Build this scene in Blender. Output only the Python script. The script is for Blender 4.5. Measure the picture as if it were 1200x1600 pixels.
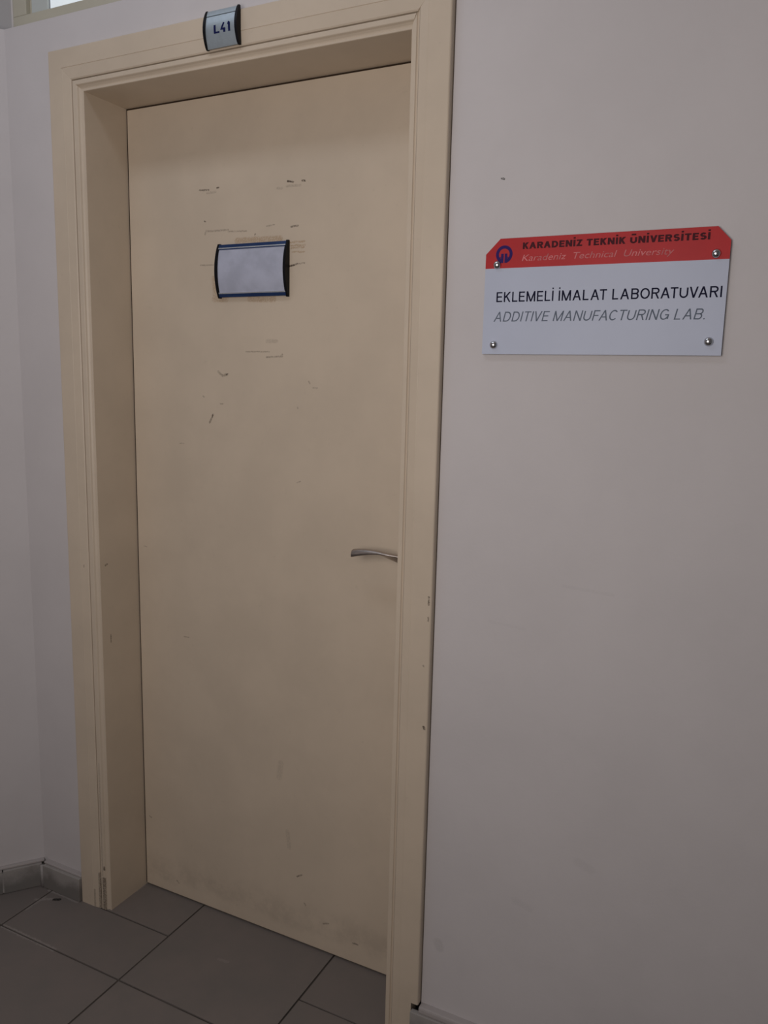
import bpy, bmesh, math, random
from mathutils import Vector, Matrix
random.seed(7)
scene = bpy.context.scene
for o in list(bpy.data.objects):
    bpy.data.objects.remove(o, do_unlink=True)
COL = scene.collection

# ------------------------------------------------------------------ camera
cam_d = bpy.data.cameras.new('camera')
cam_d.sensor_fit = 'HORIZONTAL'
cam_d.sensor_width = 36.0
cam_d.lens = 1251.9 * 36.0 / 1200.0
cam_d.clip_start = 0.02
cam = bpy.data.objects.new('camera', cam_d)
COL.objects.link(cam)
_r = Vector((0.89338155, 0.44866665, 0.02382542))
_u = Vector((-0.09352977, 0.13384574, 0.98657868))
_f = Vector((-0.43945602, 0.88361958, -0.161539))
cam.matrix_world = Matrix(((_r.x, _u.x, -_f.x, 1.48149), (_r.y, _u.y, -_f.y, -1.42979),
                           (_r.z, _u.z, -_f.z, 1.42684), (0, 0, 0, 1)))
scene.camera = cam

# ------------------------------------------------------------------ world, lamps, exposure
world = bpy.data.worlds.new('world')
scene.world = world
world.use_nodes = True
world.node_tree.nodes['Background'].inputs[0].default_value = (0.92, 0.95, 1.0, 1)
world.node_tree.nodes['Background'].inputs[1].default_value = 0.10

def area(name, loc, target, sx, sy, power, color):
    d = bpy.data.lights.new(name, 'AREA')
    d.shape = 'RECTANGLE'; d.size = sx; d.size_y = sy; d.energy = power; d.color = color
    o = bpy.data.objects.new(name, d); COL.objects.link(o)
    o.location = loc
    o.rotation_euler = (Vector(target) - Vector(loc)).to_track_quat('-Z', 'Y').to_euler()
    return o
# fluorescent fitting on the corridor ceiling, and daylight from the corridor window behind
area('ceiling_lamp', (0.20, -0.75, 2.90), (0.20, -0.75, 0), 1.2, 0.25, 4.6, (0.78, 0.86, 1.0))
area('corridor_window', (0.78, -1.70, 1.56), (0.55, 0.0, 1.56), 1.1, 0.9, 14.9, (1.0, 0.93, 0.885))

vs = scene.view_settings
vs.view_transform = 'Standard'; vs.look = 'None'; vs.gamma = 1.0; vs.use_curve_mapping = False
vs.exposure = 0.0

# ------------------------------------------------------------------ dimensions (metres)
WY = 0.012                       # plaster face of the door wall
XLO, XRO, ZTO = -0.1239, 0.8827, 2.1577     # outer edge of the casing
XLI, XRI, ZI = -0.0245, 0.8017, 2.0625      # clear opening
DY = 0.139                       # door leaf face
LEDGE = 2.235
CX, CY = -0.282, 0.012           # inside corner
TX, TY = -0.618, -0.786          # direction of the angled wall, away from the corner
NX, NY = 0.786, -0.618           # its normal into the corridor
CEIL = 2.95

# ------------------------------------------------------------------ material helpers
def new_mat(name):
    m = bpy.data.materials.new(name); m.use_nodes = True
    nt = m.node_tree
    b = nt.nodes['Principled BSDF']
    return m, nt, b

def N(nt, typ, **kw):
    n = nt.nodes.new(typ)
    for k, v in kw.items(): setattr(n, k, v)
    return n

def mixrgb(nt, fac, a, b, mode='MIX'):
    n = N(nt, 'ShaderNodeMix', data_type='RGBA', blend_type=mode)
    def put(sock, v):
        if hasattr(v, 'node'): nt.links.new(v, sock)
        elif isinstance(v, (int, float)): sock.default_value = v
        else: sock.default_value = (*v, 1.0)
    put(n.inputs[0], fac); put(n.inputs[6], a); put(n.inputs[7], b)
    return n.outputs[2]

def math_n(nt, op, a, b=None, c=None):
    n = N(nt, 'ShaderNodeMath', operation=op)
    for i, v in enumerate((a, b, c)):
        if v is None: continue
        if hasattr(v, 'node'): nt.links.new(v, n.inputs[i])
        else: n.inputs[i].default_value = v
    return n.outputs[0]

def position(nt):
    return N(nt, 'ShaderNodeNewGeometry').outputs['Position']

def noise(nt, vec, scale, detail=3.0, rough=0.55, fac=True):
    n = N(nt, 'ShaderNodeTexNoise')
    n.inputs['Scale'].default_value = scale
    n.inputs['Detail'].default_value = detail
    n.inputs['Roughness'].default_value = rough
    nt.links.new(vec, n.inputs['Vector'])
    return n.outputs['Fac' if fac else 'Color']

def ramp(nt, v, lo, hi):
    n = N(nt, 'ShaderNodeMapRange'); n.interpolation_type = 'SMOOTHSTEP'
    nt.links.new(v, n.inputs[0]); n.inputs[1].default_value = lo; n.inputs[2].default_value = hi
    return n.outputs[0]

def bump(nt, bsdf, h, strength=0.2, dist=0.001):
    n = N(nt, 'ShaderNodeBump'); n.inputs['Strength'].default_value = strength
    n.inputs['Distance'].default_value = dist
    nt.links.new(h, n.inputs['Height']); nt.links.new(n.outputs[0], bsdf.inputs['Normal'])

def scratch_group():
    g = bpy.data.node_groups.new('scratch', 'ShaderNodeTree')
    for nm, t in (('P', 'NodeSocketVector'), ('A', 'NodeSocketVector'), ('B', 'NodeSocketVector'), ('W', 'NodeSocketFloat')):
        g.interface.new_socket(nm, in_out='INPUT', socket_type=t)
    g.interface.new_socket('M', in_out='OUTPUT', socket_type='NodeSocketFloat')
    i = g.nodes.new('NodeGroupInput'); o = g.nodes.new('NodeGroupOutput')
    def V(op, a, b=None):
        n = g.nodes.new('ShaderNodeVectorMath'); n.operation = op
        g.links.new(a, n.inputs[0])
        if b is not None: g.links.new(b, n.inputs[1])
        return n
    pa = V('SUBTRACT', i.outputs['P'], i.outputs['A']).outputs[0]
    ba = V('SUBTRACT', i.outputs['B'], i.outputs['A']).outputs[0]
    d1 = V('DOT_PRODUCT', pa, ba).outputs['Value']; d2 = V('DOT_PRODUCT', ba, ba).outputs['Value']
    dv = g.nodes.new('ShaderNodeMath'); dv.operation = 'DIVIDE'; dv.use_clamp = True
    g.links.new(d1, dv.inputs[0]); g.links.new(d2, dv.inputs[1])
    sc = g.nodes.new('ShaderNodeVectorMath'); sc.operation = 'SCALE'
    g.links.new(ba, sc.inputs[0]); g.links.new(dv.outputs[0], sc.inputs['Scale'])
    ln = V('LENGTH', V('SUBTRACT', pa, sc.outputs[0]).outputs[0]).outputs['Value']
    q = g.nodes.new('ShaderNodeMath'); q.operation = 'DIVIDE'
    g.links.new(ln, q.inputs[0]); g.links.new(i.outputs['W'], q.inputs[1])
    mr = g.nodes.new('ShaderNodeMapRange'); mr.interpolation_type = 'SMOOTHSTEP'
    g.links.new(q.outputs[0], mr.inputs[0])
    mr.inputs[1].default_value = 1.0; mr.inputs[2].default_value = 0.45
    mr.inputs[3].default_value = 0.0; mr.inputs[4].default_value = 1.0
    g.links.new(mr.outputs[0], o.inputs[0])
    return g
SCR = scratch_group()

def scratches(nt, segs, wob=0.003):
    """segs: ((x,y,z),(x,y,z),width,strength) in metres -> one mask with ragged edges"""
    pos = position(nt)
    nz = noise(nt, pos, 160, 3, 0.6, False)
    sub = N(nt, 'ShaderNodeVectorMath', operation='MULTIPLY_ADD')
    nt.links.new(nz, sub.inputs[0]); sub.inputs[1].default_value = (wob,) * 3
    add = N(nt, 'ShaderNodeVectorMath', operation='ADD')
    sub.inputs[2].default_value = (-wob / 2,) * 3
    nt.links.new(sub.outputs[0], add.inputs[0]); nt.links.new(pos, add.inputs[1])
    acc = None
    for a, b, w, s in segs:
        n = N(nt, 'ShaderNodeGroup'); n.node_tree = SCR
        nt.links.new(add.outputs[0], n.inputs['P'])
        if (Vector(a) - Vector(b)).length < 1e-5: b = (b[0] + 1e-4, b[1], b[2])
        n.inputs['A'].default_value = a; n.inputs['B'].default_value = b; n.inputs['W'].default_value = w
        v = math_n(nt, 'MULTIPLY', n.outputs[0], s)
        acc = v if acc is None else math_n(nt, 'MAXIMUM', acc, v)
    brk = ramp(nt, noise(nt, pos, 420, 2, 0.6), 0.36, 0.56)
    brk = math_n(nt, 'MULTIPLY_ADD', brk, 0.75, 0.25)
    return math_n(nt, 'MULTIPLY', acc, brk)

PAINT = (0.605, 0.508, 0.398)
WALLC = (0.605, 0.572, 0.574)

def mat_paint(name, segs_dark=(), segs_tan=(), dirt=None, color=PAINT, rough=0.42):
    m, nt, b = new_mat(name)
    pos = position(nt)
    mot = ramp(nt, noise(nt, pos, 5.5, 4, 0.6), 0.3, 0.7)
    c = mixrgb(nt, mot, tuple(v * 0.955 for v in color), tuple(min(1, v * 1.03) for v in color))
    fine = ramp(nt, noise(nt, pos, 60, 4, 0.65), 0.62, 0.80)
    c = mixrgb(nt, math_n(nt, 'MULTIPLY', fine, 0.12), c, (0.30, 0.24, 0.18))
    if segs_tan:
        c = mixrgb(nt, scratches(nt, segs_tan, 0.006), c, (0.38, 0.25, 0.14))
    if dirt:
        c = dirt(nt, pos, c)
    if segs_dark:
        c = mixrgb(nt, scratches(nt, segs_dark), c, (0.085, 0.062, 0.045))
    nt.links.new(c, b.inputs['Base Color'])
    b.inputs['Roughness'].default_value = rough
    b.inputs['Specular IOR Level'].default_value = 0.35
    bump(nt, b, noise(nt, pos, 240, 3, 0.5), 0.10, 0.0006)
    return m

def mat_wall(name, color=WALLC, spots=()):
    m, nt, b = new_mat(name)
    pos = position(nt)
    mot = ramp(nt, noise(nt, pos, 3.0, 5, 0.6), 0.3, 0.7)
    c = mixrgb(nt, mot, tuple(v * 0.965 for v in color), tuple(v * 1.02 for v in color))
    smudge = ramp(nt, noise(nt, pos, 11, 4, 0.65), 0.66, 0.82)
    c = mixrgb(nt, math_n(nt, 'MULTIPLY', smudge, 0.10), c, (0.27, 0.25, 0.23))
    if spots: c = mixrgb(nt, scratches(nt, spots, 0.004), c, (0.07, 0.065, 0.06))
    nt.links.new(c, b.inputs['Base Color'])
    b.inputs['Roughness'].default_value = 0.72
    b.inputs['Specular IOR Level'].default_value = 0.25
    h = math_n(nt, 'MULTIPLY_ADD', noise(nt, pos, 22, 4, 0.55), 1.6, noise(nt, pos, 190, 3, 0.55))
    bump(nt, b, h, 0.16, 0.0012)
    return m

def mat_plain(name, color, rough=0.5, metal=0.0, spec=0.5, vary=0.06, nscale=40):
    m, nt, b = new_mat(name)
    pos = position(nt)
    mot = ramp(nt, noise(nt, pos, nscale, 3, 0.6), 0.3, 0.7)
    c = mixrgb(nt, mot, tuple(v * (1 - vary) for v in color), tuple(min(1, v * (1 + vary)) for v in color))
    nt.links.new(c, b.inputs['Base Color'])
    b.inputs['Roughness'].default_value = rough
    b.inputs['Metallic'].default_value = metal
    b.inputs['Specular IOR Level'].default_value = spec
    return m

def mat_tile(name, col, spots=(), pale=(), smear=False):
    m, nt, b = new_mat(name)
    pos = position(nt)
    rnd = N(nt, 'ShaderNodeObjectInfo').outputs['Random']
    a = mixrgb(nt, rnd, tuple(v * 0.93 for v in col), tuple(v * 1.07 for v in col))
    mot = ramp(nt, noise(nt, pos, 7, 5, 0.62), 0.28, 0.74)
    c = mixrgb(nt, mot, a, (col[0] * 0.90, col[1] * 0.94, col[2] * 0.95))
    dust = ramp(nt, noise(nt, pos, 85, 4, 0.65), 0.60, 0.80)
    c = mixrgb(nt, math_n(nt, 'MULTIPLY', dust, 0.10), c, (0.30, 0.27, 0.25))
    if pale: c = mixrgb(nt, scratches(nt, pale, 0.012), c, (0.36, 0.33, 0.31))
    if smear:
        sep = N(nt, 'ShaderNodeSeparateXYZ'); nt.links.new(pos, sep.inputs[0])
        h = math_n(nt, 'MULTIPLY_ADD', noise(nt, pos, 14, 4, 0.65), 0.09, sep.outputs[2])
        c = mixrgb(nt, math_n(nt, 'MULTIPLY', ramp(nt, h, 0.07, 0.115), 0.6), c, (0.45, 0.42, 0.40))
    if spots: c = mixrgb(nt, scratches(nt, spots, 0.004), c, (0.004, 0.004, 0.004))
    nt.links.new(c, b.inputs['Base Color'])
    b.inputs['Roughness'].default_value = 0.55
    b.inputs['Specular IOR Level'].default_value = 0.35
    bump(nt, b, noise(nt, pos, 130, 3, 0.5), 0.10, 0.0008)
    return m

# ------------------------------------------------------------------ mesh helpers
def link(name, me, mat=None, parent=None, smooth=False):
    o = bpy.data.objects.new(name, me); COL.objects.link(o)
    if mat is not None and not me.materials: me.materials.append(mat)
    if smooth:
        for p in me.polygons: p.use_smooth = True
    if parent is not None:
        o.parent = parent
        o.matrix_parent_inverse = parent.matrix_world.inverted()
    return o

def from_bm(name, bm, mat=None, parent=None, smooth=False):
    bmesh.ops.recalc_face_normals(bm, faces=bm.faces)
    me = bpy.data.meshes.new(name); bm.to_mesh(me); bm.free()
    return link(name, me, mat, parent, smooth)

def add_box(bm, x0, x1, y0, y1, z0, z1, bev=0.0):
    r = bmesh.ops.create_cube(bm, size=1.0)
    vs_ = r['verts']
    for v in vs_:
        v.co = Vector(((x0 + x1) / 2 + v.co.x * (x1 - x0), (y0 + y1) / 2 + v.co.y * (y1 - y0), (z0 + z1) / 2 + v.co.z * (z1 - z0)))
    if bev > 0:
        es = list({e for v in vs_ for e in v.link_edges})
        bmesh.ops.bevel(bm, geom=es, offset=bev, segments=2, affect='EDGES', profile=0.6)

def add_prism(bm, ring_a, ring_b):
    a = [bm.verts.new(p) for p in ring_a]; b = [bm.verts.new(p) for p in ring_b]
    n = len(a)
    for i in range(n):
        bm.faces.new((a[i], a[(i + 1) % n], b[(i + 1) % n], b[i]))
    bm.faces.new(a[::-1]); bm.faces.new(b)

def box(name, x0, x1, y0, y1, z0, z1, mat, parent=None, bev=0.0):
    bm = bmesh.new(); add_box(bm, x0, x1, y0, y1, z0, z1, bev)
    return from_bm(name, bm, mat, parent)

def empty(name, loc):
    o = bpy.data.objects.new(name, None); COL.objects.link(o)
    o.location = loc; o.empty_display_size = 0.1
    bpy.context.view_layer.update()
    return o

def tag(o, label, cat, kind=None, group=None):
    o['label'] = label; o['category'] = cat
    if kind: o['kind'] = kind
    if group: o['group'] = group
    return o

# ------------------------------------------------------------------ materials
m_wall = mat_wall('wall_paint', spots=(((0.9835, WY, 1.7893), (0.9885, WY, 1.7880), 0.0022, 1.0),
                                       ((0.918, WY, 0.245), (0.922, WY, 0.235), 0.014, 0.14),
                                       ((1.35, WY, 0.16), (1.352, WY, 0.158), 0.003, 0.6),
                                       ((1.20, WY, 0.52), (1.225, WY, 0.512), 0.012, 0.06),
                                       ((1.08, WY, 0.40), (1.11, WY, 0.39), 0.010, 0.06),
                                       ((1.14, WY, 1.06), (1.23, WY, 1.055), 0.004, 0.05),
                                       ((1.00, WY, 0.97), (1.07, WY, 0.965), 0.004, 0.04)))
m_wall_up = mat_wall('upper_wall_grey', (0.40, 0.385, 0.385))
m_ceil = mat_wall('ceiling_paint', (0.66, 0.65, 0.64))
m_lip = mat_wall('plaster_lip', (0.42, 0.385, 0.375))

def D(l, y=DY, w=0.0016, s=0.8):
    return [((a, y, b), (c, y, d), w, s) for a, b, c, d in l]
door_dark = (D([(0.1972, 1.8576, 0.2239, 1.8562)], w=0.0026, s=0.75) + D([(0.2488, 1.8587, 0.2534, 1.859), (0.443, 1.8577, 0.4584, 1.8549), (0.482, 1.8558, 0.4889, 1.855)], w=0.0028, s=1.0)
    + D([(0.2191, 1.8499, 0.244, 1.8503), (0.4417, 1.8473, 0.4765, 1.8467), (0.4162, 1.8448, 0.429, 1.8442)], w=0.0036, s=0.26)
    + D([(0.2162, 1.764, 0.28, 1.7639), (0.2120, 1.758, 0.2162, 1.766)], w=0.0030, s=0.38)
    + D([(0.28, 1.7603, 0.3314, 1.7585), (0.3875, 1.7657, 0.4078, 1.7679), (0.1975, 1.6877, 0.2357, 1.6871)], w=0.0022, s=0.4)
    + D([(0.4534, 1.7606, 0.4717, 1.7617), (0.3546, 1.749, 0.3564, 1.7499), (0.2112, 1.7872, 0.2131, 1.7866)], w=0.0026, s=0.8)
    + D([(0.4454, 1.6749, 0.4695, 1.6797)], w=0.0026, s=1.0) + D([(0.4695, 1.6797, 0.4891, 1.6812)], w=0.0018, s=0.6)
    + D([(0.3888, 1.5108, 0.4148, 1.5108)], w=0.006, s=0.22) + D([(0.3289, 1.4865, 0.3953, 1.4869)], w=0.002, s=0.42)
    + D([(0.3871, 1.4743, 0.431, 1.4765), (0.424, 1.4755, 0.431, 1.481)], w=0.0026, s=0.5)
    + D([(0.2476, 1.439, 0.2598, 1.4295), (0.2598, 1.4295, 0.2755, 1.4331)], w=0.004, s=0.5) + D([(0.272, 1.4325, 0.2755, 1.434)], w=0.003, s=1.0)
    + D([(0.2304, 1.336, 0.2193, 1.3156)], w=0.0034, s=0.6) + D([(0.2290, 1.334, 0.2275, 1.330)], w=0.003, s=1.0)
    + D([(0.5138, 1.4075, 0.5246, 1.407), (0.2005, 1.3789, 0.203, 1.3776), (0.252, 1.3628, 0.2597, 1.3625), (0.4727, 1.3617, 0.474, 1.3591), (0.5027, 1.4209, 0.5059, 1.417)], w=0.0026, s=0.4)
    + D([(0.4303, 0.4779, 0.4257, 0.4407)], w=0.011, s=0.16) + D([(0.4512, 0.2989, 0.4568, 0.2575)], w=0.008, s=0.16)
    + D([(0.4808, 0.1846, 0.4941, 0.1932), (0.645, 0.0572, 0.6575, 0.0575)], w=0.003, s=0.7)
    + D([(0.558, 0.0802, 0.5742, 0.0859), (0.5034, 0.1174, 0.5061, 0.1133), (-0.0058, 0.2131, -0.0001, 0.2106), (0.0889, 0.0451, 0.0952, 0.0403)], w=0.003, s=0.5)
    + D([(0.124, 1.2599, 0.1383, 1.2607), (0.4733, 1.1881, 0.4825, 1.1914), (-0.0015, 0.9829, 0.0085, 0.9816), (0.1277, 0.7562, 0.1441, 0.7571)], w=0.002, s=0.4))
door_tan = (D([(0.4508, 1.7265, 0.4887, 1.7279), (0.448, 1.7197, 0.4887, 1.7199), (0.4537, 1.7149, 0.4874, 1.7155), (0.4566, 1.7067, 0.4875, 1.7052)], w=0.0026, s=0.7)
    + D([(0.3042, 1.738, 0.4251, 1.7366)], w=0.009, s=0.62) + D([(0.2378, 1.6085, 0.2723, 1.6077), (0.3398, 1.6062, 0.4081, 1.6047)], w=0.009, s=0.55)
    + D([(0.2361, 1.6565, 0.2414, 1.6097)], w=0.008, s=0.55))

def leaf_dirt(nt, pos, c):
    sep = N(nt, 'ShaderNodeSeparateXYZ'); nt.links.new(pos, sep.inputs[0])
    wav = math_n(nt, 'MULTIPLY_ADD', noise(nt, pos, 7, 4, 0.65), 0.10, sep.outputs[2])
    band = math_n(nt, 'MULTIPLY', ramp(nt, wav, 0.075, 0.110), ramp(nt, wav, 0.185, 0.115))
    band = math_n(nt, 'MULTIPLY', band, ramp(nt, noise(nt, pos, 16, 4, 0.7), 0.34, 0.66))
    return mixrgb(nt, math_n(nt, 'MULTIPLY', band, 0.20), c, (0.16, 0.13, 0.10))

m_leaf = mat_paint('door_leaf_paint', door_dark, door_tan, leaf_dirt, rough=0.40)
m_casing = mat_paint('casing_paint', [((-0.0702, 0, 0.95), (-0.0700, 0, 0.946), 0.003, 0.8),
                                      ((-0.0515, 0, 0.7393), (-0.0523, 0, 0.7221), 0.0028, 1.0),
                                      ((-0.0844, 0, 0.4795), (-0.0853, 0, 0.4614), 0.0022, 0.9),
                                      ((0.8763, -0.002, 1.004), (0.8767, -0.002, 0.9877), 0.0028, 0.85),
                                      ((0.8765, -0.002, 0.962), (0.8765, -0.002, 0.955), 0.0024, 0.8),
                                      ((0.874, -0.002, 0.729), (0.876, -0.002, 0.726), 0.004, 1.0),
                                      ((0.869, -0.002, 0.86), (0.870, -0.002, 0.859), 0.003, 0.5),
                                      ((-0.075, 0, 0.05), (-0.075, 0, 0.0), 0.005, 0.5),
                                      ((-0.055, 0, 0.10), (-0.055, 0, 0.0), 0.008, 0.7)])
m_jamb = mat_paint('jamb_paint', [((-0.028, 0.012, 0.84), (-0.028, 0.012, 0.745), 0.0022, 0.75),
                                  ((-0.024, 0.025, 0.95), (-0.024, 0.032, 0.952), 0.003, 0.8),
                                  ((-0.024, 0.036, 0.765), (-0.024, 0.036, 0.745), 0.0022, 0.8),
                                  ((-0.040, 0.0, 0.125), (-0.040, 0.0, 0.118), 0.004, 1.0),
                                  ((-0.042, 0.0, 0.09), (-0.042, 0.0, 0.0), 0.008, 0.8),
                                  ((-0.030, 0.004, 0.28), (-0.030, 0.004, 0.02), 0.003, 0.45),
                                  ((-0.046, 0.0, 0.42), (-0.046, 0.0, 0.10), 0.003, 0.30)])
m_gap_shadow = mat_plain('gap_shadow', (0.02, 0.016, 0.012), 0.9)
PALE = (((-0.225, -0.173, 0), (-0.04, -0.173, 0), 0.009, 0.55), ((-0.238, -0.058, 0), (-0.200, -0.034, 0), 0.007, 0.5), ((-0.226, -0.040, 0), (-0.226, -0.10, 0), 0.005, 0.4),
        ((-0.24, -0.013, 0), (-0.13, -0.012, 0), 0.005, 0.6), ((-0.035, 0.012, 0), (-0.024, 0.13, 0), 0.005, 0.4), ((0.345, -0.005, 0), (0.37, -0.002, 0), 0.006, 0.25))
m_edge_shade = mat_plain('edge_gap_shade', (0.045, 0.030, 0.020), 0.9, spec=0.05)  # shade of the gap round the leaf, put into the colour
m_tile = mat_tile('floor_tile', (0.186, 0.160, 0.147), spots=(((-0.194, -0.034, 0), (-0.183, -0.028, 0), 0.007, 1.4),),
                  pale=PALE)
m_skirt = mat_tile('skirting_tile', (0.185, 0.170, 0.158), smear=True)
m_grout = mat_plain('grout', (0.085, 0.074, 0.066), 0.9, spec=0.1, vary=0.45, nscale=4)
m_grout_l = mat_plain('pale_grout', (0.34, 0.32, 0.31), 0.9, spec=0.1, vary=0.15)
m_black = mat_plain('black_plastic', (0.007, 0.007, 0.009), 0.40, spec=0.15)
m_silver = mat_plain('brushed_silver', (0.40, 0.46, 0.50), 0.42, 0.55, vary=0.04, nscale=120)
m_navy = mat_plain('navy_anodised', (0.018, 0.045, 0.14), 0.32, 0.35)
m_rail = mat_plain('bright_aluminium', (0.72, 0.75, 0.80), 0.25, 0.7)
m_insert = mat_plain('plate_insert', (0.44, 0.46, 0.56), 0.35, vary=0.09, nscale=22)
m_ink = mat_plain('navy_ink', (0.010, 0.014, 0.075), 0.6, spec=0.08)
m_sign = mat_plain('sign_white', (0.475, 0.515, 0.635), 0.40, spec=0.3, vary=0.02, nscale=6)
m_red = mat_plain('sign_red', (0.46, 0.016, 0.020), 0.42, spec=0.2, vary=0.05, nscale=14)
m_sign_edge = mat_plain('sign_edge', (0.30, 0.31, 0.33), 0.4, 0.3)
m_txt_dark = mat_plain('text_black', (0.008, 0.009, 0.030), 0.6, spec=0.08)
m_txt_grey = mat_plain('text_grey', (0.13, 0.155, 0.20), 0.6, spec=0.08)
m_txt_brown = mat_plain('text_on_red', (0.070, 0.016, 0.022), 0.6, spec=0.08)
m_txt_pink = mat_plain('text_faded', (0.58, 0.190, 0.195), 0.6, spec=0.1, vary=0.25, nscale=45)
m_blue = mat_plain('emblem_blue', (0.038, 0.018, 0.120), 0.6, spec=0.08)
m_chrome = mat_plain('chrome', (0.62, 0.62, 0.63), 0.16, 1.0, vary=0.02)
m_nickel = mat_plain('satin_nickel', (0.47, 0.42, 0.39), 0.34, 1.0, vary=0.04)
m_winframe = mat_paint('window_frame_paint', color=(0.50, 0.47, 0.38), rough=0.5)
m_sash = mat_paint('sash_paint', color=(0.52, 0.55, 0.53), rough=0.5)
m_sealant = mat_plain('sealant', (0.60, 0.57, 0.55), 0.7)

m_pane, nt, b = new_mat('lit_pane')
b.inputs['Base Color'].default_value = (0.75, 0.80, 0.82, 1); b.inputs['Roughness'].default_value = 0.25
g_ = mixrgb(nt, ramp(nt, noise(nt, position(nt), 6, 2), 0.3, 0.7), (0.72, 0.83, 0.92), (0.85, 0.92, 0.96))
nt.links.new(g_, b.inputs['Emission Color']); b.inputs['Emission Strength'].default_value = 0.42

# ------------------------------------------------------------------ walls, ceiling
bm = bmesh.new()
BY = 0.26
add_box(bm, CX - 0.20, XLO + 0.030, WY, BY, 0, LEDGE)                  # left of the door
add_box(bm, XLO + 0.030, XRO + 0.0016, WY, BY, ZTO - 0.030, LEDGE)      # above the door
add_box(bm, XRO + 0.0016, 3.2, WY, BY, 0, CEIL)                          # right of the door
add_box(bm, CX - 0.20, XRO + 0.0016, WY, BY, 2.80, CEIL)                # above the window
w = from_bm('wall_back', bm, m_wall)
tag(w, 'off-white plastered corridor wall around the beige door', 'wall', 'structure')

def oblique(name, s0, s1, n0, n1, z0, z1, mat, parent=None, bev=0.0, org=(CX, CY)):
    """box in the frame of the angled wall: s along it away from the corner, n out into the corridor"""
    bm = bmesh.new(); add_box(bm, s0, s1, n0, n1, z0, z1, bev)
    for v in bm.verts:
        s, n, z = v.co
        v.co = Vector((org[0] + s * TX + n * NX, org[1] + s * TY + n * NY, z))
    return from_bm(name, bm, mat, parent)
wl = oblique('wall_left', 0, 2.6, -0.16, 0, 0, LEDGE, m_wall)
tag(wl, 'off-white angled wall meeting the door wall at the corner', 'wall', 'structure')
oblique('upper_wall', -0.06, 2.6, -0.20, -0.0376, LEDGE, CEIL, m_wall_up, wl)
cl = box('ceiling', -2.6, 3.2, -1.75, BY, CEIL, CEIL + 0.1, m_ceil)
tag(cl, 'off-white painted corridor ceiling', 'ceiling', 'structure')
wo = box('wall_opposite', -2.6, 3.2, -1.87, -1.75, 0, CEIL, m_wall)
tag(wo, 'off-white plastered wall on the other side of the corridor', 'wall', 'structure')

# ------------------------------------------------------------------ floor of tiles
fl = box('floor', -2.6, 3.2, -1.75, 0.30, -0.05, -0.003, m_grout)
tag(fl, 'grey-brown ceramic tile floor of the corridor', 'floor', 'structure')
P = 0.4105; XB = 0.1788; YA = -0.1730; G = 0.0022
_tile_cache = {}
def tile(x0, x1, y0, y1):
    w_, h_ = round(x1 - x0 - 2 * G, 4), round(y1 - y0 - 2 * G, 4)
    key = (w_, h_)
    if key not in _tile_cache:
        bm = bmesh.new(); add_box(bm, -w_ / 2, w_ / 2, -h_ / 2, h_ / 2, -0.010, 0.0, 0.0008)
        me = bpy.data.meshes.new('tile'); bm.to_mesh(me); bm.free(); me.materials.append(m_tile)
        _tile_cache[key] = me
    o = link('tile', _tile_cache[key], None, fl)
    o.location = ((x0 + x1) / 2, (y0 + y1) / 2, random.uniform(-0.0004, 0.0003))
for j in range(4):
    y1 = YA - j * P
    y0 = max(y1 - P, -1.75)
    for i in range(-6, 8):
        x0 = XB + i * P
        if x0 + P > 3.2: continue
        # skip what lies behind the angled wall
        if (x0 + P - CX) * NX + (y0 - CY) * NY < 0: continue
        tile(x0, x0 + P, y0, y1)
# the row against the wall: short cut tiles left and right, a long one running into the doorway
tile(XB - 2 * P, XB - P, YA, 0.004)
tile(XB - P, XB, YA, 0.001)
tile(XB, XB + P, YA, 0.20)
tile(XB + P, XB + 2 * P, YA, -0.021)
for i in range(2, 8):
    x0 = XB + i * P
    if x0 + P <= 3.2: tile(x0, x0 + P, YA, 0.008)
tile(-0.09, XB, 0.001, 0.20)
tile(XB + P, 0.84, -0.021, 0.20)

# ------------------------------------------------------------------ skirting
SH = 0.068
bl = oblique('baseboard_left', 0.0, 1.9, 0.0, 0.010, 0.0, SH - 0.004, m_grout, None)
tag(bl, 'grey tile skirting along the foot of the angled wall', 'skirting', 'structure')
s = 0.008
for k, L in enumerate((0.098, 0.41, 0.41, 0.41, 0.41)):
    oblique('tile', s, s + L, 0.008, 0.019, 0.001, SH, m_skirt, bl, 0.0012)
    oblique('grout_joint', s + L - 0.0005, s + L + 0.0035, 0.007, 0.0185, 0.004, SH - 0.006, m_grout_l, bl)
    s += L + 0.003
oblique('plaster_lip', 0.0, 1.9, -0.002, 0.012, SH, SH + 0.007, m_lip, bl, 0.003)
bb = box('baseboard_back', CX + 0.004, XLO + 0.001, 0.0, WY, 0.0, SH - 0.004, m_grout)
tag(bb, 'grey tile skirting between the corner and the door casing', 'skirting', 'structure')
box('tile', CX + 0.019, XLO - 0.0005, -0.011, 0.002, 0.001, SH, m_skirt, bb, 0.0012)
bm = bmesh.new(); bmesh.ops.create_cone(bm, cap_ends=True, segments=10, radius1=0.0058, radius2=0.0050, depth=SH - 0.004)
bmesh.ops.translate(bm, verts=bm.verts, vec=(CX + 0.0135, -0.0080, SH / 2))
from_bm('grout_joint', bm, m_grout_l, bb, True)
box('plaster_lip', CX + 0.014, XLO, -0.003, WY + 0.002, SH, SH + 0.006, m_lip, bb, 0.0028)
br = box('baseboard_right', 0.8665, 3.2, 0.0, WY, 0.0, SH - 0.002, m_grout)
tag(br, 'grey tile skirting to the right of the door casing', 'skirting', 'structure')
x = 0.8672
for k, L in enumerate((0.17, 0.41, 0.41, 0.41, 0.41, 0.41)):
    box('tile', x, x + L, -0.010, 0.002, 0.001, 0.074, m_skirt, br, 0.0012)
    x += L + 0.003
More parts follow.
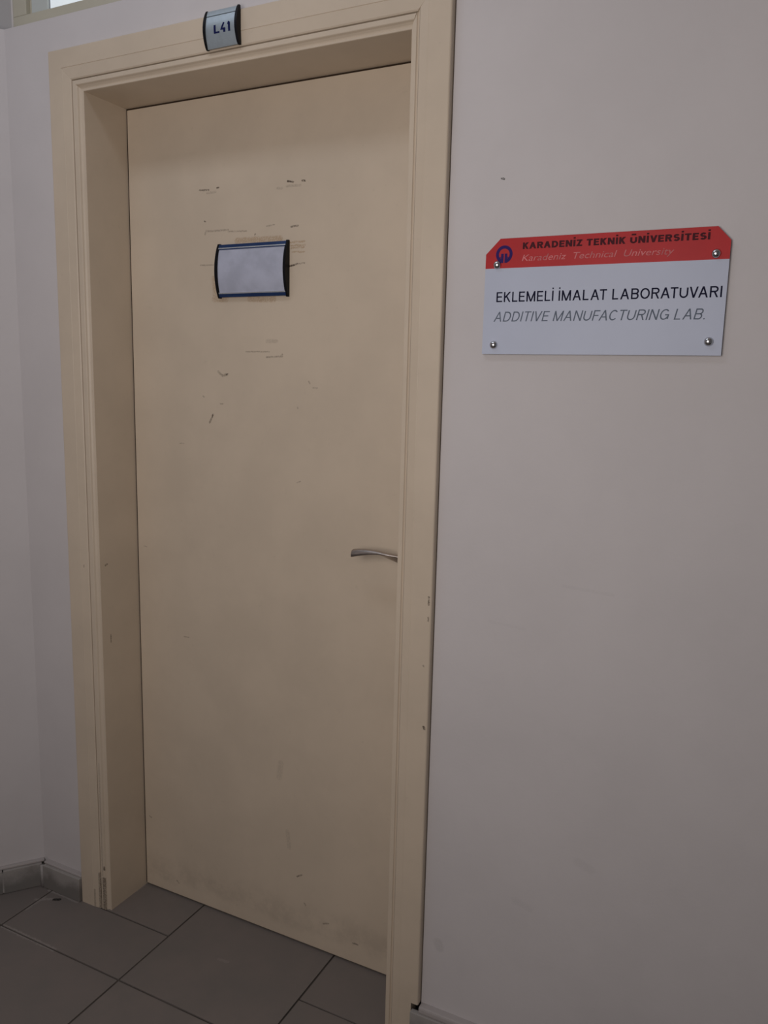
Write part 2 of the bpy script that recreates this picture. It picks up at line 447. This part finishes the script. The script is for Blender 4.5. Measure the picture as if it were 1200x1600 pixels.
box('plaster_lip', XRO + 0.002, 3.2, -0.006, WY + 0.002, 0.074, 0.089, m_lip, br, 0.004)

# ------------------------------------------------------------------ the door set
door = empty('door_1', (0.389, 0.0, 0.0))
tag(door, 'beige painted flush door in a deep moulded beige frame', 'door', 'structure')

def arc(cx, cy, r, a0, a1, n):
    return [(cx + r * math.cos(math.radians(a0 + (a1 - a0) * i / n)), cy + r * math.sin(math.radians(a0 + (a1 - a0) * i / n))) for i in range(n + 1)]

def sweep(name, prof, side, mat, u_min=None, notch=0.0):
    """prof: closed list of (u inward from the outer casing edge, y). Mitred at the head."""
    bm = bmesh.new()
    if side == 'L':
        add_prism(bm, [(XLO + u, y, 0.0) for u, y in prof], [(XLO + u, y, ZTO - u) for u, y in prof])
    elif side == 'R':
        if notch:
            low = [(max(u, notch), y) for u, y in prof]
            add_prism(bm, [(XRO - u, y, 0.0) for u, y in low], [(XRO - u, y, 0.090) for u, y in low])
            add_prism(bm, [(XRO - u, y, 0.090) for u, y in prof], [(XRO - u, y, ZTO - u) for u, y in prof])
        else:
            add_prism(bm, [(XRO - u, y, 0.0) for u, y in prof], [(XRO - u, y, ZTO - u) for u, y in prof])
    else:
        add_prism(bm, [(XLO + u, y, ZTO - u) for u, y in prof], [(XRO - u, y, ZTO - u) for u, y in prof])
    return from_bm(name, bm, mat, door)

UI = 0.0810                        # inner edge of the frame in casing units (right side)
# architrave: flat outer band, a fine step, then a band falling gently to the joint with the frame
def casing_prof(side):
    k = 0.0690 if side != 'R' else 0.0640
    step = [(0.0410, -0.0030), (0.0418, -0.0020), (0.0426, -0.0027)] if side == 'H' else [(0.0445, -0.0030), (0.0452, -0.0025), (0.0460, -0.0027)]
    end = [(k - 0.003, -0.0004), (k - 0.0005, 0.0012), (k, 0.006)] if side != 'R' else [(k - 0.002, -0.0003), (k, 0.0006)]
    return [(0.0, WY + 0.012), (0.0, 0.0), (0.0012, -0.0022), (0.003, -0.003)] + step + end + [(k, WY + 0.012)]
for side in 'LHR':
    sweep('casing', casing_prof(side), side, m_casing, notch=0.0165 if side == 'R' else 0.0)

# frame lining: front strip, rounded bead, deep reveal back to the rebate, stop behind the leaf
def lining(side):
    bm = bmesh.new()
    i = {'L': XLI - XLO, 'R': XRO - XRI, 'H': ZTO - ZI}[side]
    fr = [(0.0712, 0.060), (0.0712, 0.0015), (0.0722, 0.0005)] if side != 'R' else [(0.0645, 0.060), (0.0645, 0.0008)]
    if side == 'R':
        fr += [(i - 0.0155, 0.0010), (i - 0.0145, 0.0034), (i - 0.0128, 0.0044), (i - 0.0112, 0.0034), (i - 0.0102, 0.0018), (i - 0.0025, 0.0018), (i - 0.0007, 0.0024), (i, 0.0040)]
    else:
        fr += [(i - 0.0150, 0.0005), (i - 0.0138, 0.0012), (i - 0.0118, 0.0048), (i - 0.0085, 0.0072), (i - 0.0050, 0.0082), (i - 0.0046, 0.0070), (i - 0.0038, 0.0064), (i - 0.0008, 0.0066), (i, 0.0076)]
    fr += [(i, DY + 0.042), (i + 0.014, DY + 0.042), (i + 0.014, DY + 0.075), (0.0712 - 0.02, DY + 0.075), (0.0712 - 0.02, 0.060)]
    def top(u): return ZTO - u
    if side == 'L':
        ih = ZTO - ZI
        def mit(u): return top(0.0712 + (u - 0.0712) * (ih - 0.0712) / (i - 0.0712)) if u > 0.0712 else top(u)
        add_prism(bm, [(XLO + u, y, 0.0) for u, y in fr], [(XLO + u, y, mit(u)) for u, y in fr])
    elif side == 'R':
        ih = ZTO - ZI
        def mit(u): return top(0.0712 + (u - 0.0712) * (ih - 0.0712) / (i - 0.0712)) if u > 0.0712 else top(u)
        add_prism(bm, [(XRO - u, y, 0.0) for u, y in fr], [(XRO - u, y, mit(u)) for u, y in fr])
    else:
        il, ir = XLI - XLO, XRO - XRI
        def ml(u): return XLO + (0.0712 + (u - 0.0712) * (il - 0.0712) / (i - 0.0712) if u > 0.0712 else u)
        def mr(u): return XRO - (0.0712 + (u - 0.0712) * (ir - 0.0712) / (i - 0.0712) if u > 0.0712 else u)
        add_prism(bm, [(ml(u), y, top(u)) for u, y in fr], [(mr(u), y, top(u)) for u, y in fr])
    return from_bm('jamb' if side != 'H' else 'head_jamb', bm, m_jamb, door)
for sd in ('L', 'H', 'R'): lining(sd)
box('light_leak_block', XLI, XRI, DY + 0.055, DY + 0.075, -0.002, 0.030, m_gap_shadow, door)  # unseen dark block added behind the leaf to stop light leaking under it

# leaf
leaf = box('door_leaf', XLI + 0.0030, XRI - 0.0030, DY, DY + 0.040, 0.0055, ZI - 0.0035, m_leaf, door, 0.0012)

bm = bmesh.new()  # dark strips set in the gap round the leaf to stand for its shade
add_box(bm, XLI, XLI + 0.0030, DY + 0.0012, DY + 0.034, 0.006, ZI)
add_box(bm, XLI, XRI, DY + 0.0012, DY + 0.034, ZI - 0.0035, ZI)
add_box(bm, XRI - 0.0030, XRI, DY + 0.0012, DY + 0.034, 0.006, ZI)
from_bm('gap_shade_strip', bm, m_edge_shade, door)

# lever handle
key = [(0.6502, 1.0580, 1.0432, 1.0425), (0.6525, 1.0594, 1.0428, 1.0418), (0.667, 1.0618, 1.0468, 1.0455), (0.684, 1.0631, 1.0508, 1.0495), (0.697, 1.0633, 1.0532, 1.0520), (0.7105, 1.0628, 1.0548, 1.0528),
       (0.723, 1.0615, 1.0555, 1.0505), (0.736, 1.0597, 1.0553, 1.0465), (0.748, 1.0583, 1.0546, 1.0425), (0.759, 1.0570, 1.0538, 1.0385), (0.775, 1.0545, 1.0520, 1.0330), (0.792, 1.0510, 1.0490, 1.0290)]
st = key
bm = bmesh.new(); rings = []
for k, (x, zt, zr, zb) in enumerate(st):
    yo = 0.0 if x < 0.74 else (x - 0.74) * 0.25
    f = 0.55 if k == 0 else 1.0
    yf = 0.083 + yo
    pts = [(yf + 0.013 * f, zt - 0.001), (yf + 0.008, zt), (yf + 0.004, zt - 0.0012), (yf, (zt + zr) / 2 + 0.001), (yf - 0.001, zr + 0.0008), (yf + 0.0008, zr - 0.0004),
           (yf + 0.006, (zr + zb) / 2), (yf + 0.012, zb), (yf + 0.0155, zb + 0.001), (yf + 0.0155, (zt + zb) / 2)]
    rings.append([bm.verts.new((x, y, z)) for y, z in pts])
for a, b_ in zip(rings, rings[1:]):
    n = len(a)
    for i in range(n): bm.faces.new((a[i], a[(i + 1) % n], b_[(i + 1) % n], b_[i]))
bm.faces.new(rings[0]); bm.faces.new(rings[-1][::-1])
lev = from_bm('lever_handle', bm, m_nickel, leaf, True)
lev['label'] = 'curved satin metal lever handle'
def cyl_y(bm, cx, cz, y0, y1, r0, r1, seg=32):
    ra = [(cx + r0 * math.cos(2 * math.pi * i / seg), y0, cz + r0 * math.sin(2 * math.pi * i / seg)) for i in range(seg)]
    rb = [(cx + r1 * math.cos(2 * math.pi * i / seg), y1, cz + r1 * math.sin(2 * math.pi * i / seg)) for i in range(seg)]
    add_prism(bm, ra, rb)
bm = bmesh.new(); cyl_y(bm, 0.778, 1.041, DY - 0.010, DY + 0.001, 0.022, 0.025); cyl_y(bm, 0.778, 1.041, 0.098, DY - 0.006, 0.0085, 0.0095)
from_bm('handle_rose', bm, m_nickel, leaf)

# ------------------------------------------------------------------ window above the door
WX0, WX1, WZ0, WZ1 = -0.2950, 0.8700, LEDGE, 2.80
win = empty('window_1', (0.29, 0.06, LEDGE))
tag(win, 'cream framed transom window high on the wall above the door', 'window', 'structure')
FY = 0.050
box('sill_rail', WX0, WX1, FY, FY + 0.06, WZ0, 2.2775, m_winframe, win, 0.002)
box('head_rail', WX0, WX1, FY, FY + 0.06, WZ1 - 0.04, WZ1, m_winframe, win, 0.002)
for a, c in ((WX0, -0.2500), (WX1 - 0.045, WX1)):
    box('stile', a, c, FY, FY + 0.06, 2.2775, WZ1 - 0.04, m_winframe, win, 0.002)
box('glazing_bead', -0.2500, -0.2375, FY + 0.012, FY + 0.05, 2.2775, WZ1 - 0.04, m_winframe, win, 0.002)
sash = box('sash', -0.2375, -0.1838, FY + 0.006, FY + 0.05, 2.2790, WZ1 - 0.04, m_sash, win, 0.002)
box('sash_rail', -0.1838, 0.825, FY + 0.012, FY + 0.05, 2.2775, 2.2810, m_sash, win, 0.001)
box('gasket', -0.1838, -0.1825, FY + 0.012, FY + 0.04, 2.2800, WZ1 - 0.04, m_sign_edge, win)
box('pane', -0.1825, 0.825, FY + 0.014, FY + 0.020, 2.2790, WZ1 - 0.04, m_pane, win)
box('sealant_strip', WX0 - 0.0055, WX0, FY - 0.001, FY + 0.02, WZ0, WZ1, m_sealant, win, 0.001)

# ------------------------------------------------------------------ lettering
def arcp(cx, cz, rx, rz, a0, a1, n=10):
    return [(cx + rx * math.cos(math.radians(a0 + (a1 - a0) * i / n)), cz + rz * math.sin(math.radians(a0 + (a1 - a0) * i / n))) for i in range(n + 1)]
V = lambda x, z0=0.0, z1=1.0: ('v', x, z0, z1)
H = lambda z, x0=0.0, x1=1.0: ('h', z, x0, x1)
Dg = lambda x0, z0, x1, z1: ('d', x0, z0, x1, z1)
Pl = lambda pts: ('p', pts)
_bowl_t = Pl([(0, 1), (.62, 1)] + arcp(.62, .76, .38, .24, 90, -90)[1:-1] + [(.62, .52), (0, .52)])
_bowl_b = Pl([(0, .52), (.64, .52)] + arcp(.64, .26, .36, .26, 90, -90)[1:-1] + [(.64, 0), (0, 0)])
_U = [Pl([(0, 1), (0, .36)] + arcp(.5, .36, .5, .36, 180, 360)[1:-1] + [(1, .36), (1, 1)])]
GL = {  # strokes in the unit box, then the width
 'A': ([Dg(0, 0, .5, 1), Dg(1, 0, .5, 1), H(.32, .17, .83)], .80), 'B': ([V(0), _bowl_t, _bowl_b], .68),
 'C': ([Pl(arcp(.5, .5, .5, .5, 42, 318, 22))], .78), 'D': ([V(0), Pl([(0, 1), (.42, 1)] + arcp(.42, .5, .58, .5, 90, -90, 14)[1:-1] + [(.42, 0), (0, 0)])], .74),
 'E': ([V(0), H(0), H(1), H(.52, 0, .92)], .60), 'F': ([V(0), H(1), H(.50, 0, .90)], .57),
 'G': ([Pl(arcp(.5, .5, .5, .5, 42, 335, 22)), H(.46, .55, 1.0), V(1.0, 0.02, .46)], .80), 'I': ([V(.5)], None),
 'K': ([V(0), Dg(1, 1, .05, .40) , Dg(.36, .58, 1, 0)], .68), 'L': ([V(0), H(0)], .55),
 'M': ([V(0), V(1), Dg(0, 1, .5, 0), Dg(1, 1, .5, 0)], .88), 'N': ([V(0), V(1), Dg(0, 1, 1, 0)], .74),
 'O': ([Pl(arcp(.5, .5, .5, .5, 0, 360, 28))], .84), 'R': ([V(0), _bowl_t, Dg(.55, .52, 1, 0)], .70),
 'S': ([Pl(arcp(.5, .755, .46, .245, 25, 262, 14) + arcp(.5, .26, .5, .26, 82, -155, 14))], .66),
 'T': ([V(.5), H(1)], .66), 'U': (_U, .74), 'V': ([Dg(0, 1, .5, 0), Dg(1, 1, .5, 0)], .74),
 'Z': ([H(0), H(1), Dg(0, 0, 1, 1)], .64), '.': ([('q', .5, 0)], None),
 '\u0130': ([V(.5), ('q', .5, 1.17)], None), '\u00dc': (_U + [('q', .27, 1.17), ('q', .73, 1.17)], .74),
 '4': ([Pl([(.62, 1), (.30, .62), (.0, .24), (.55, .22), (1, .26)]), V(.74, 0, .50)], .62), '1': ([V(.9), Pl([(.0, .66), (.45, .82), (.9, 1.0)])], .30),
}
KERN = {'AT': .13, 'TA': .10, 'LA': -.02, 'AV': .14, 'VA': .15, 'UV': .06, 'AR': .02, 'RA': .05, 'RI': .0, 'AC': .06, 'CT': .05, 'FA': .10, 'TU': .05, 'OR': .03, 'BO': .03, 'VE': .03, 'KA': .03, 'IV': .05, 'TI': .02, 'LE': .03}
def stroke_poly(pts, t):
    """ribbon of width t along a polyline, mitred"""
    out = []
    n = len(pts); closed = (Vector(pts[0]) - Vector(pts[-1])).length < 1e-6
    for i in range(n):
        p = Vector(pts[i])
        a = Vector(pts[i - 1]) if i else (Vector(pts[-2]) if closed else None)
        c = Vector(pts[i + 1]) if i < n - 1 else (Vector(pts[1]) if closed else None)
        d1 = (p - a).normalized() if a is not None else None
        d2 = (c - p).normalized() if c is not None else None
        d = ((d1 or d2) + (d2 or d1)).normalized(); nn = Vector((-d.y, d.x))
        ref = d1 or d2; q = abs(nn.dot(Vector((-ref.y, ref.x))))
        m = t / 2 / max(q, 0.6)
        out.append((p + nn * m, p - nn * m))
    return [(out[i][0], out[i + 1][0], out[i + 1][1], out[i][1]) for i in range(n - 1)]

def lettering(name, body, x0, x1, z0, z1, y, mat, parent, italic=0.0, t=0.11, gap=0.17, space=0.34, surf=None):
    """block capitals built from strokes; t is the stroke width in cap heights"""
    quads = []; x = 0.0
    prev = ' '
    for chx in body:
        x -= KERN.get(prev + chx, 0.0); prev = chx
        if chx == ' ': x += space; continue
        strokes, w_ = GL[chx]
        if w_ is None: w_ = t
        mx = lambda u: x + t / 2 + u * (w_ - t) if w_ > t else x + w_ / 2
        mz = lambda v: t / 2 + v * (1 - t)
        for s_ in strokes:
            if s_[0] == 'v':
                X, a, b_ = mx(s_[1]), s_[2] if s_[2] == 0 else mz(s_[2]), s_[3] if s_[3] == 1 else mz(s_[3])
                quads.append(((X - t / 2, a), (X + t / 2, a), (X + t / 2, b_), (X - t / 2, b_)))
            elif s_[0] == 'h':
                Z, a, b_ = mz(s_[1]), x + s_[2] * w_, x + s_[3] * w_
                quads.append(((a, Z - t * .46), (b_, Z - t * .46), (b_, Z + t * .46), (a, Z + t * .46)))
            elif s_[0] == 'q':
                X, Z = mx(s_[1]), (s_[2] if s_[2] == 0 else s_[2] - 0.02)
                quads.append(((X - t / 2, Z), (X + t / 2, Z), (X + t / 2, Z + t), (X - t / 2, Z + t)))
            elif s_[0] == 'd':
                ax, az, bx_, bz = mx(s_[1]), s_[2], mx(s_[3]), s_[4]
                ln = math.hypot(bx_ - ax, bz - az); hw = t / 2 * ln / max(abs(bz - az), 1e-3)
                hw = min(hw, t * 0.95)
                quads.append(((ax - hw, az), (ax + hw, az), (bx_ + hw, bz), (bx_ - hw, bz)))
            else:
                quads += stroke_poly([(mx(u), mz(v)) for u, v in s_[1]], t)
        x += w_ + gap
    if surf is not None:                       # follow the bowed face
        cut = []
        for qd in quads:
            B = lambda u, v: tuple((1 - u) * (1 - v) * qd[0][k] + u * (1 - v) * qd[1][k] + u * v * qd[2][k] + (1 - u) * v * qd[3][k] for k in (0, 1))
            for i in range(5):
                for j in range(4):
                    cut.append((B(i / 5, j / 5), B((i + 1) / 5, j / 5), B((i + 1) / 5, (j + 1) / 5), B(i / 5, (j + 1) / 5)))
        quads = cut
    pts = [[(q[0] + italic * q[1], q[1]) for q in qd] for qd in quads]
    xs = [q[0] for qd in pts for q in qd]; a, c = min(xs), max(xs)
    sx = (x1 - x0) / (c - a); sz = z1 - z0
    verts, faces = [], []
    for qn, qd in enumerate(pts):
        k = len(verts); yo = -1.5e-5 * (qn % 5)
        area2 = sum(qd[i][0] * qd[(i + 1) % 4][1] - qd[(i + 1) % 4][0] * qd[i][1] for i in range(4))
        for u, v in (qd if area2 > 0 else qd[::-1]):
            Z = z0 + v * sz
            verts.append((x0 + (u - a) * sx, yo + (y if surf is None else surf(Z) + y), Z))
        faces.append((k, k + 1, k + 2, k + 3))
    me = bpy.data.meshes.new(name); me.from_pydata(verts, [], faces)
    return link(name, me, mat, parent)

def soft_lettering(name, body, x0, x1, z0, z1, y, mat, parent, italic):
    cu = bpy.data.curves.new('txt', 'FONT'); cu.body = body; cu.size = 1.0
    cu.resolution_u = 4; cu.shear = italic; cu.fill_mode = 'BOTH'
    o = bpy.data.objects.new('txt', cu); COL.objects.link(o)
    me = bpy.data.meshes.new_from_object(o.evaluated_get(bpy.context.evaluated_depsgraph_get()))
    bpy.data.objects.remove(o, do_unlink=True); bpy.data.curves.remove(cu)
    xs = [v.co.x for v in me.vertices]; zs = [v.co.y for v in me.vertices if v.co.x < min(xs) + 0.4]
    a, c, zb, zt = min(xs), max(xs), 0.0, max(zs)
    for v in me.vertices:
        v.co = Vector((x0 + (v.co.x - a) * (x1 - x0) / (c - a), y, z0 + v.co.y / zt * (z1 - z0)))
    me.name = name; me.materials.clear()
    return link(name, me, mat, parent)

# ------------------------------------------------------------------ sign on the wall
SX0, SX1, SZ0, SZ1, SZR = 0.9626, 1.3743, 1.4804, 1.6842, 1.6326
SF = WY - 0.0065                    # front face of the sign
sign = empty('wall_sign', ((SX0 + SX1) / 2, WY, SZ0))
tag(sign, 'red and white laboratory sign screwed to the wall beside the door', 'sign')
ch = 0.0265
outline = [(SX0, SZ0), (SX1, SZ0), (SX1, SZ1 - 0.022), (SX1 - 0.021, SZ1), (SX0 + ch, SZ1), (SX0, SZ1 - ch)]
bm = bmesh.new()
add_prism(bm, [(x, SF + 0.0006, z) for x, z in outline], [(x, WY - 0.0018, z) for x, z in outline])
from_bm('panel', bm, m_sign_edge, sign)
bm = bmesh.new()
o2 = [(SX0, SZ0), (SX1, SZ0), (SX1, SZR), (SX0, SZR)]
add_prism(bm, [(x, SF, z) for x, z in o2], [(x, SF + 0.0007, z) for x, z in o2])
from_bm('white_face', bm, m_sign, sign)
bm = bmesh.new()
o3 = [(SX0, SZR), (SX1, SZR), (SX1, SZ1 - 0.022), (SX1 - 0.021, SZ1), (SX0 + ch, SZ1), (SX0, SZ1 - ch)]
add_prism(bm, [(x, SF, z) for x, z in o3], [(x, SF + 0.0007, z) for x, z in o3])
from_bm('red_band', bm, m_red, sign)
YT = SF - 0.00025
lettering('lettering', 'KARADENİZ TEKNİK ÜNİVERSİTESİ', 1.0310, 1.3425, 1.6643, 1.6755, YT, m_txt_brown, sign, t=0.235, gap=0.12, space=0.36)
soft_lettering('lettering', 'Karadeniz  Technical  University', 1.0305, 1.2890, 1.6437, 1.6545, YT, m_txt_pink, sign, 0.25)
lettering('lettering', 'EKLEMELİ İMALAT LABORATUVARI', 0.9862, 1.3675, 1.5732, 1.5910, YT, m_txt_dark, sign, t=0.138, gap=0.165, space=0.34)
lettering('lettering', 'ADDITIVE MANUFACTURING LAB.', 0.9825, 1.3447, 1.5385, 1.5560, YT, m_txt_grey, sign, italic=0.22, t=0.112, gap=0.17, space=0.36)
# emblem: thick ring, open at the foot where two upright bars stand
bm = bmesh.new(); ex, ez, ro, ri = 0.9972, 1.6568, 0.0155, 0.0100
def ring(bm, a0, a1, n=40):
    fr_ = []
    for i in range(n + 1):
        a = math.radians(a0 + (a1 - a0) * i / n)
        fr_.append((bm.verts.new((ex + ro * math.cos(a), YT, ez + ro * math.sin(a))), bm.verts.new((ex + ri * math.cos(a), YT, ez + ri * math.sin(a)))))
    for (a, b_), (c, d) in zip(fr_, fr_[1:]): bm.faces.new((a, c, d, b_))
ring(bm, -68, 248)
_qn = [0]
def quad(bm, x0, x1, z0, z1):
    _qn[0] += 1
    bm.faces.new([bm.verts.new((x, YT - 2e-5 * _qn[0], z)) for x, z in ((x0, z0), (x1, z0), (x1, z1), (x0, z1))])
quad(bm, ex - 0.0058, ex - 0.0010, ez - 0.0150, ez + 0.0012)
quad(bm, ex + 0.0010, ex + 0.0058, ez - 0.0150, ez + 0.0012)
quad(bm, ex - 0.0078, ex - 0.0064, ez - 0.0118, ez - 0.0040)
quad(bm, ex + 0.0064, ex + 0.0078, ez - 0.0118, ez - 0.0040)
from_bm('emblem', bm, m_blue, sign)
def dome(cx, cz):
    bm = bmesh.new(); R0, H, n = 0.0074, 0.0058, 24
    rs = []
    rs.append([bm.verts.new((cx + R0 * math.cos(2 * math.pi * i / n), SF, cz + R0 * math.sin(2 * math.pi * i / n))) for i in range(n)])
    for k in range(0, 6):
        t = math.radians(k * 15); r = R0 * math.cos(t)
        rs.append([bm.verts.new((cx + r * math.cos(2 * math.pi * i / n), SF - 0.0006 - H * math.sin(t), cz + r * math.sin(2 * math.pi * i / n))) for i in range(n)])
    top = bm.verts.new((cx, SF - 0.0006 - H, cz))
    for a, b_ in zip(rs, rs[1:]):
        for i in range(n): bm.faces.new((a[i], a[(i + 1) % n], b_[(i + 1) % n], b_[i]))
    for i in range(n): bm.faces.new((rs[-1][i], rs[-1][(i + 1) % n], top))
    return from_bm('screw_cap', bm, m_chrome, sign, True)
for cx_, cz_ in ((0.9850, 1.6388), (1.3536, 1.6418), (0.9848, 1.4968), (1.3537, 1.5027)): dome(cx_, cz_)

# ------------------------------------------------------------------ the two curved plates
def bow(z0, z1, y_base, depth):
    zc, h = (z0 + z1) / 2, (z1 - z0) / 2
    return lambda z: y_base - depth * (1 - min(1.0, abs((z - zc) / h)) ** 2)

def curved_slab(name, x0, x1, z0, z1, f, thick, mat, parent, n=14):
    bm = bmesh.new()
    zs = [z0 + (z1 - z0) * i / n for i in range(n + 1)]
    prof = [(f(z), z) for z in zs] + [(f(z) + thick, z) for z in zs[::-1]]
    add_prism(bm, [(x0, y, z) for y, z in prof], [(x1, y, z) for y, z in prof])
    return from_bm(name, bm, mat, parent)

def cap(name, x0, x1, z0, z1, yb, f, mat, parent, n=16):
    bm = bmesh.new()
    zs = [z0 + (z1 - z0) * i / n for i in range(n + 1)]
    prof = [(yb, z0)] + [(f(z), z) for z in zs] + [(yb, z1)]
    add_prism(bm, [(x0, y, z) for y, z in prof], [(x1, y, z) for y, z in prof])
    bmesh.ops.bevel(bm, geom=[e for e in bm.edges if abs(e.verts[0].co.x - e.verts[1].co.x) < 1e-6], offset=0.0006, segments=1, affect='EDGES')
    return from_bm(name, bm, mat, parent)

# room number plate on the door head
px0, px1, pz0, pz1, pb = 0.3390, 0.4240, 2.0915, 2.1615, -0.0032
plate = empty('number_plate', ((px0 + px1) / 2, pb, pz0))
tag(plate, 'small silver room number plate with black ends on the door head', 'sign')
f = bow(pz0 - 0.004, pz1 + 0.004, pb - 0.0025, 0.0100)
fc = bow(pz0 - 0.0025, pz1 + 0.0025, pb - 0.0040, 0.0110)
curved_slab('face', px0 + 0.004, px1 - 0.004, pz0, 2.1490, f, 0.003, m_silver, plate)
curved_slab('top_rail', px0 + 0.004, px1 - 0.004, 2.1505, pz1, lambda z: f(z) - 0.0004, 0.003, m_silver, plate, 4)
curved_slab('bottom_lip', px0 + 0.004, px1 - 0.004, pz0 - 0.0012, pz0 + 0.004, lambda z: f(z) - 0.0007, 0.002, m_silver, plate, 3)
bm = bmesh.new(); add_box(bm, px0 + 0.003, px1 - 0.003, pb - 0.004, pb, pz0 + 0.001, pz1 - 0.001)
from_bm('back_plate', bm, m_black, plate)
cap('end_cap', px0, px0 + 0.0055, pz0 - 0.0018, pz1 + 0.0018, pb, fc, m_black, plate)
cap('end_cap', px1 - 0.0055, px1, pz0 - 0.0018, pz1 + 0.0018, pb, fc, m_black, plate)
lettering('lettering', 'L41', 0.3655, 0.4065, 2.1145, 2.1345, -0.0004, m_ink, plate, t=0.20, gap=0.08, surf=f)

# blank name plate on the leaf
nx0, nx1, nz0, nz1, nb = 0.2530, 0.4500, 1.6115, 1.7300, DY
npl = empty('name_plate', ((nx0 + nx1) / 2, nb, nz0))
tag(npl, 'blank name plate with black ends and navy rails on the door leaf', 'sign')
f2 = bow(nz0 - 0.006, nz1 + 0.006, nb - 0.0040, 0.0120)
fc2 = bow(nz0 - 0.003, nz1 + 0.003, nb - 0.0055, 0.0135)
curved_slab('insert', nx0 + 0.006, nx1 - 0.005, nz0 + 0.0085, nz1 - 0.0100, f2, 0.003, m_insert, npl, 20)
for a, c, hi in ((nz0, nz0 + 0.0085, nz0 + 0.0085), (nz1 - 0.0120, nz1, nz1 - 0.0085)):
    curved_slab('rail', nx0 + 0.006, nx1 - 0.005, a, c, lambda z: f2(z) - 0.0012, 0.004, m_navy, npl, 5)
    curved_slab('rail_line', nx0 + 0.006, nx1 - 0.005, hi - 0.0013, hi + 0.0013, lambda z: f2(z) - 0.0018, 0.002, m_rail, npl, 2)
box('back_plate', nx0 + 0.004, nx1 - 0.004, nb - 0.005, nb, nz0 + 0.001, nz1 - 0.001, m_black, npl)
cap('end_cap', nx0, nx0 + 0.0075, nz0 - 0.0022, nz1 + 0.0022, nb, fc2, m_black, npl)
cap('end_cap', nx1 - 0.0065, nx1, nz0 - 0.0022, nz1 + 0.0022, nb, fc2, m_black, npl)
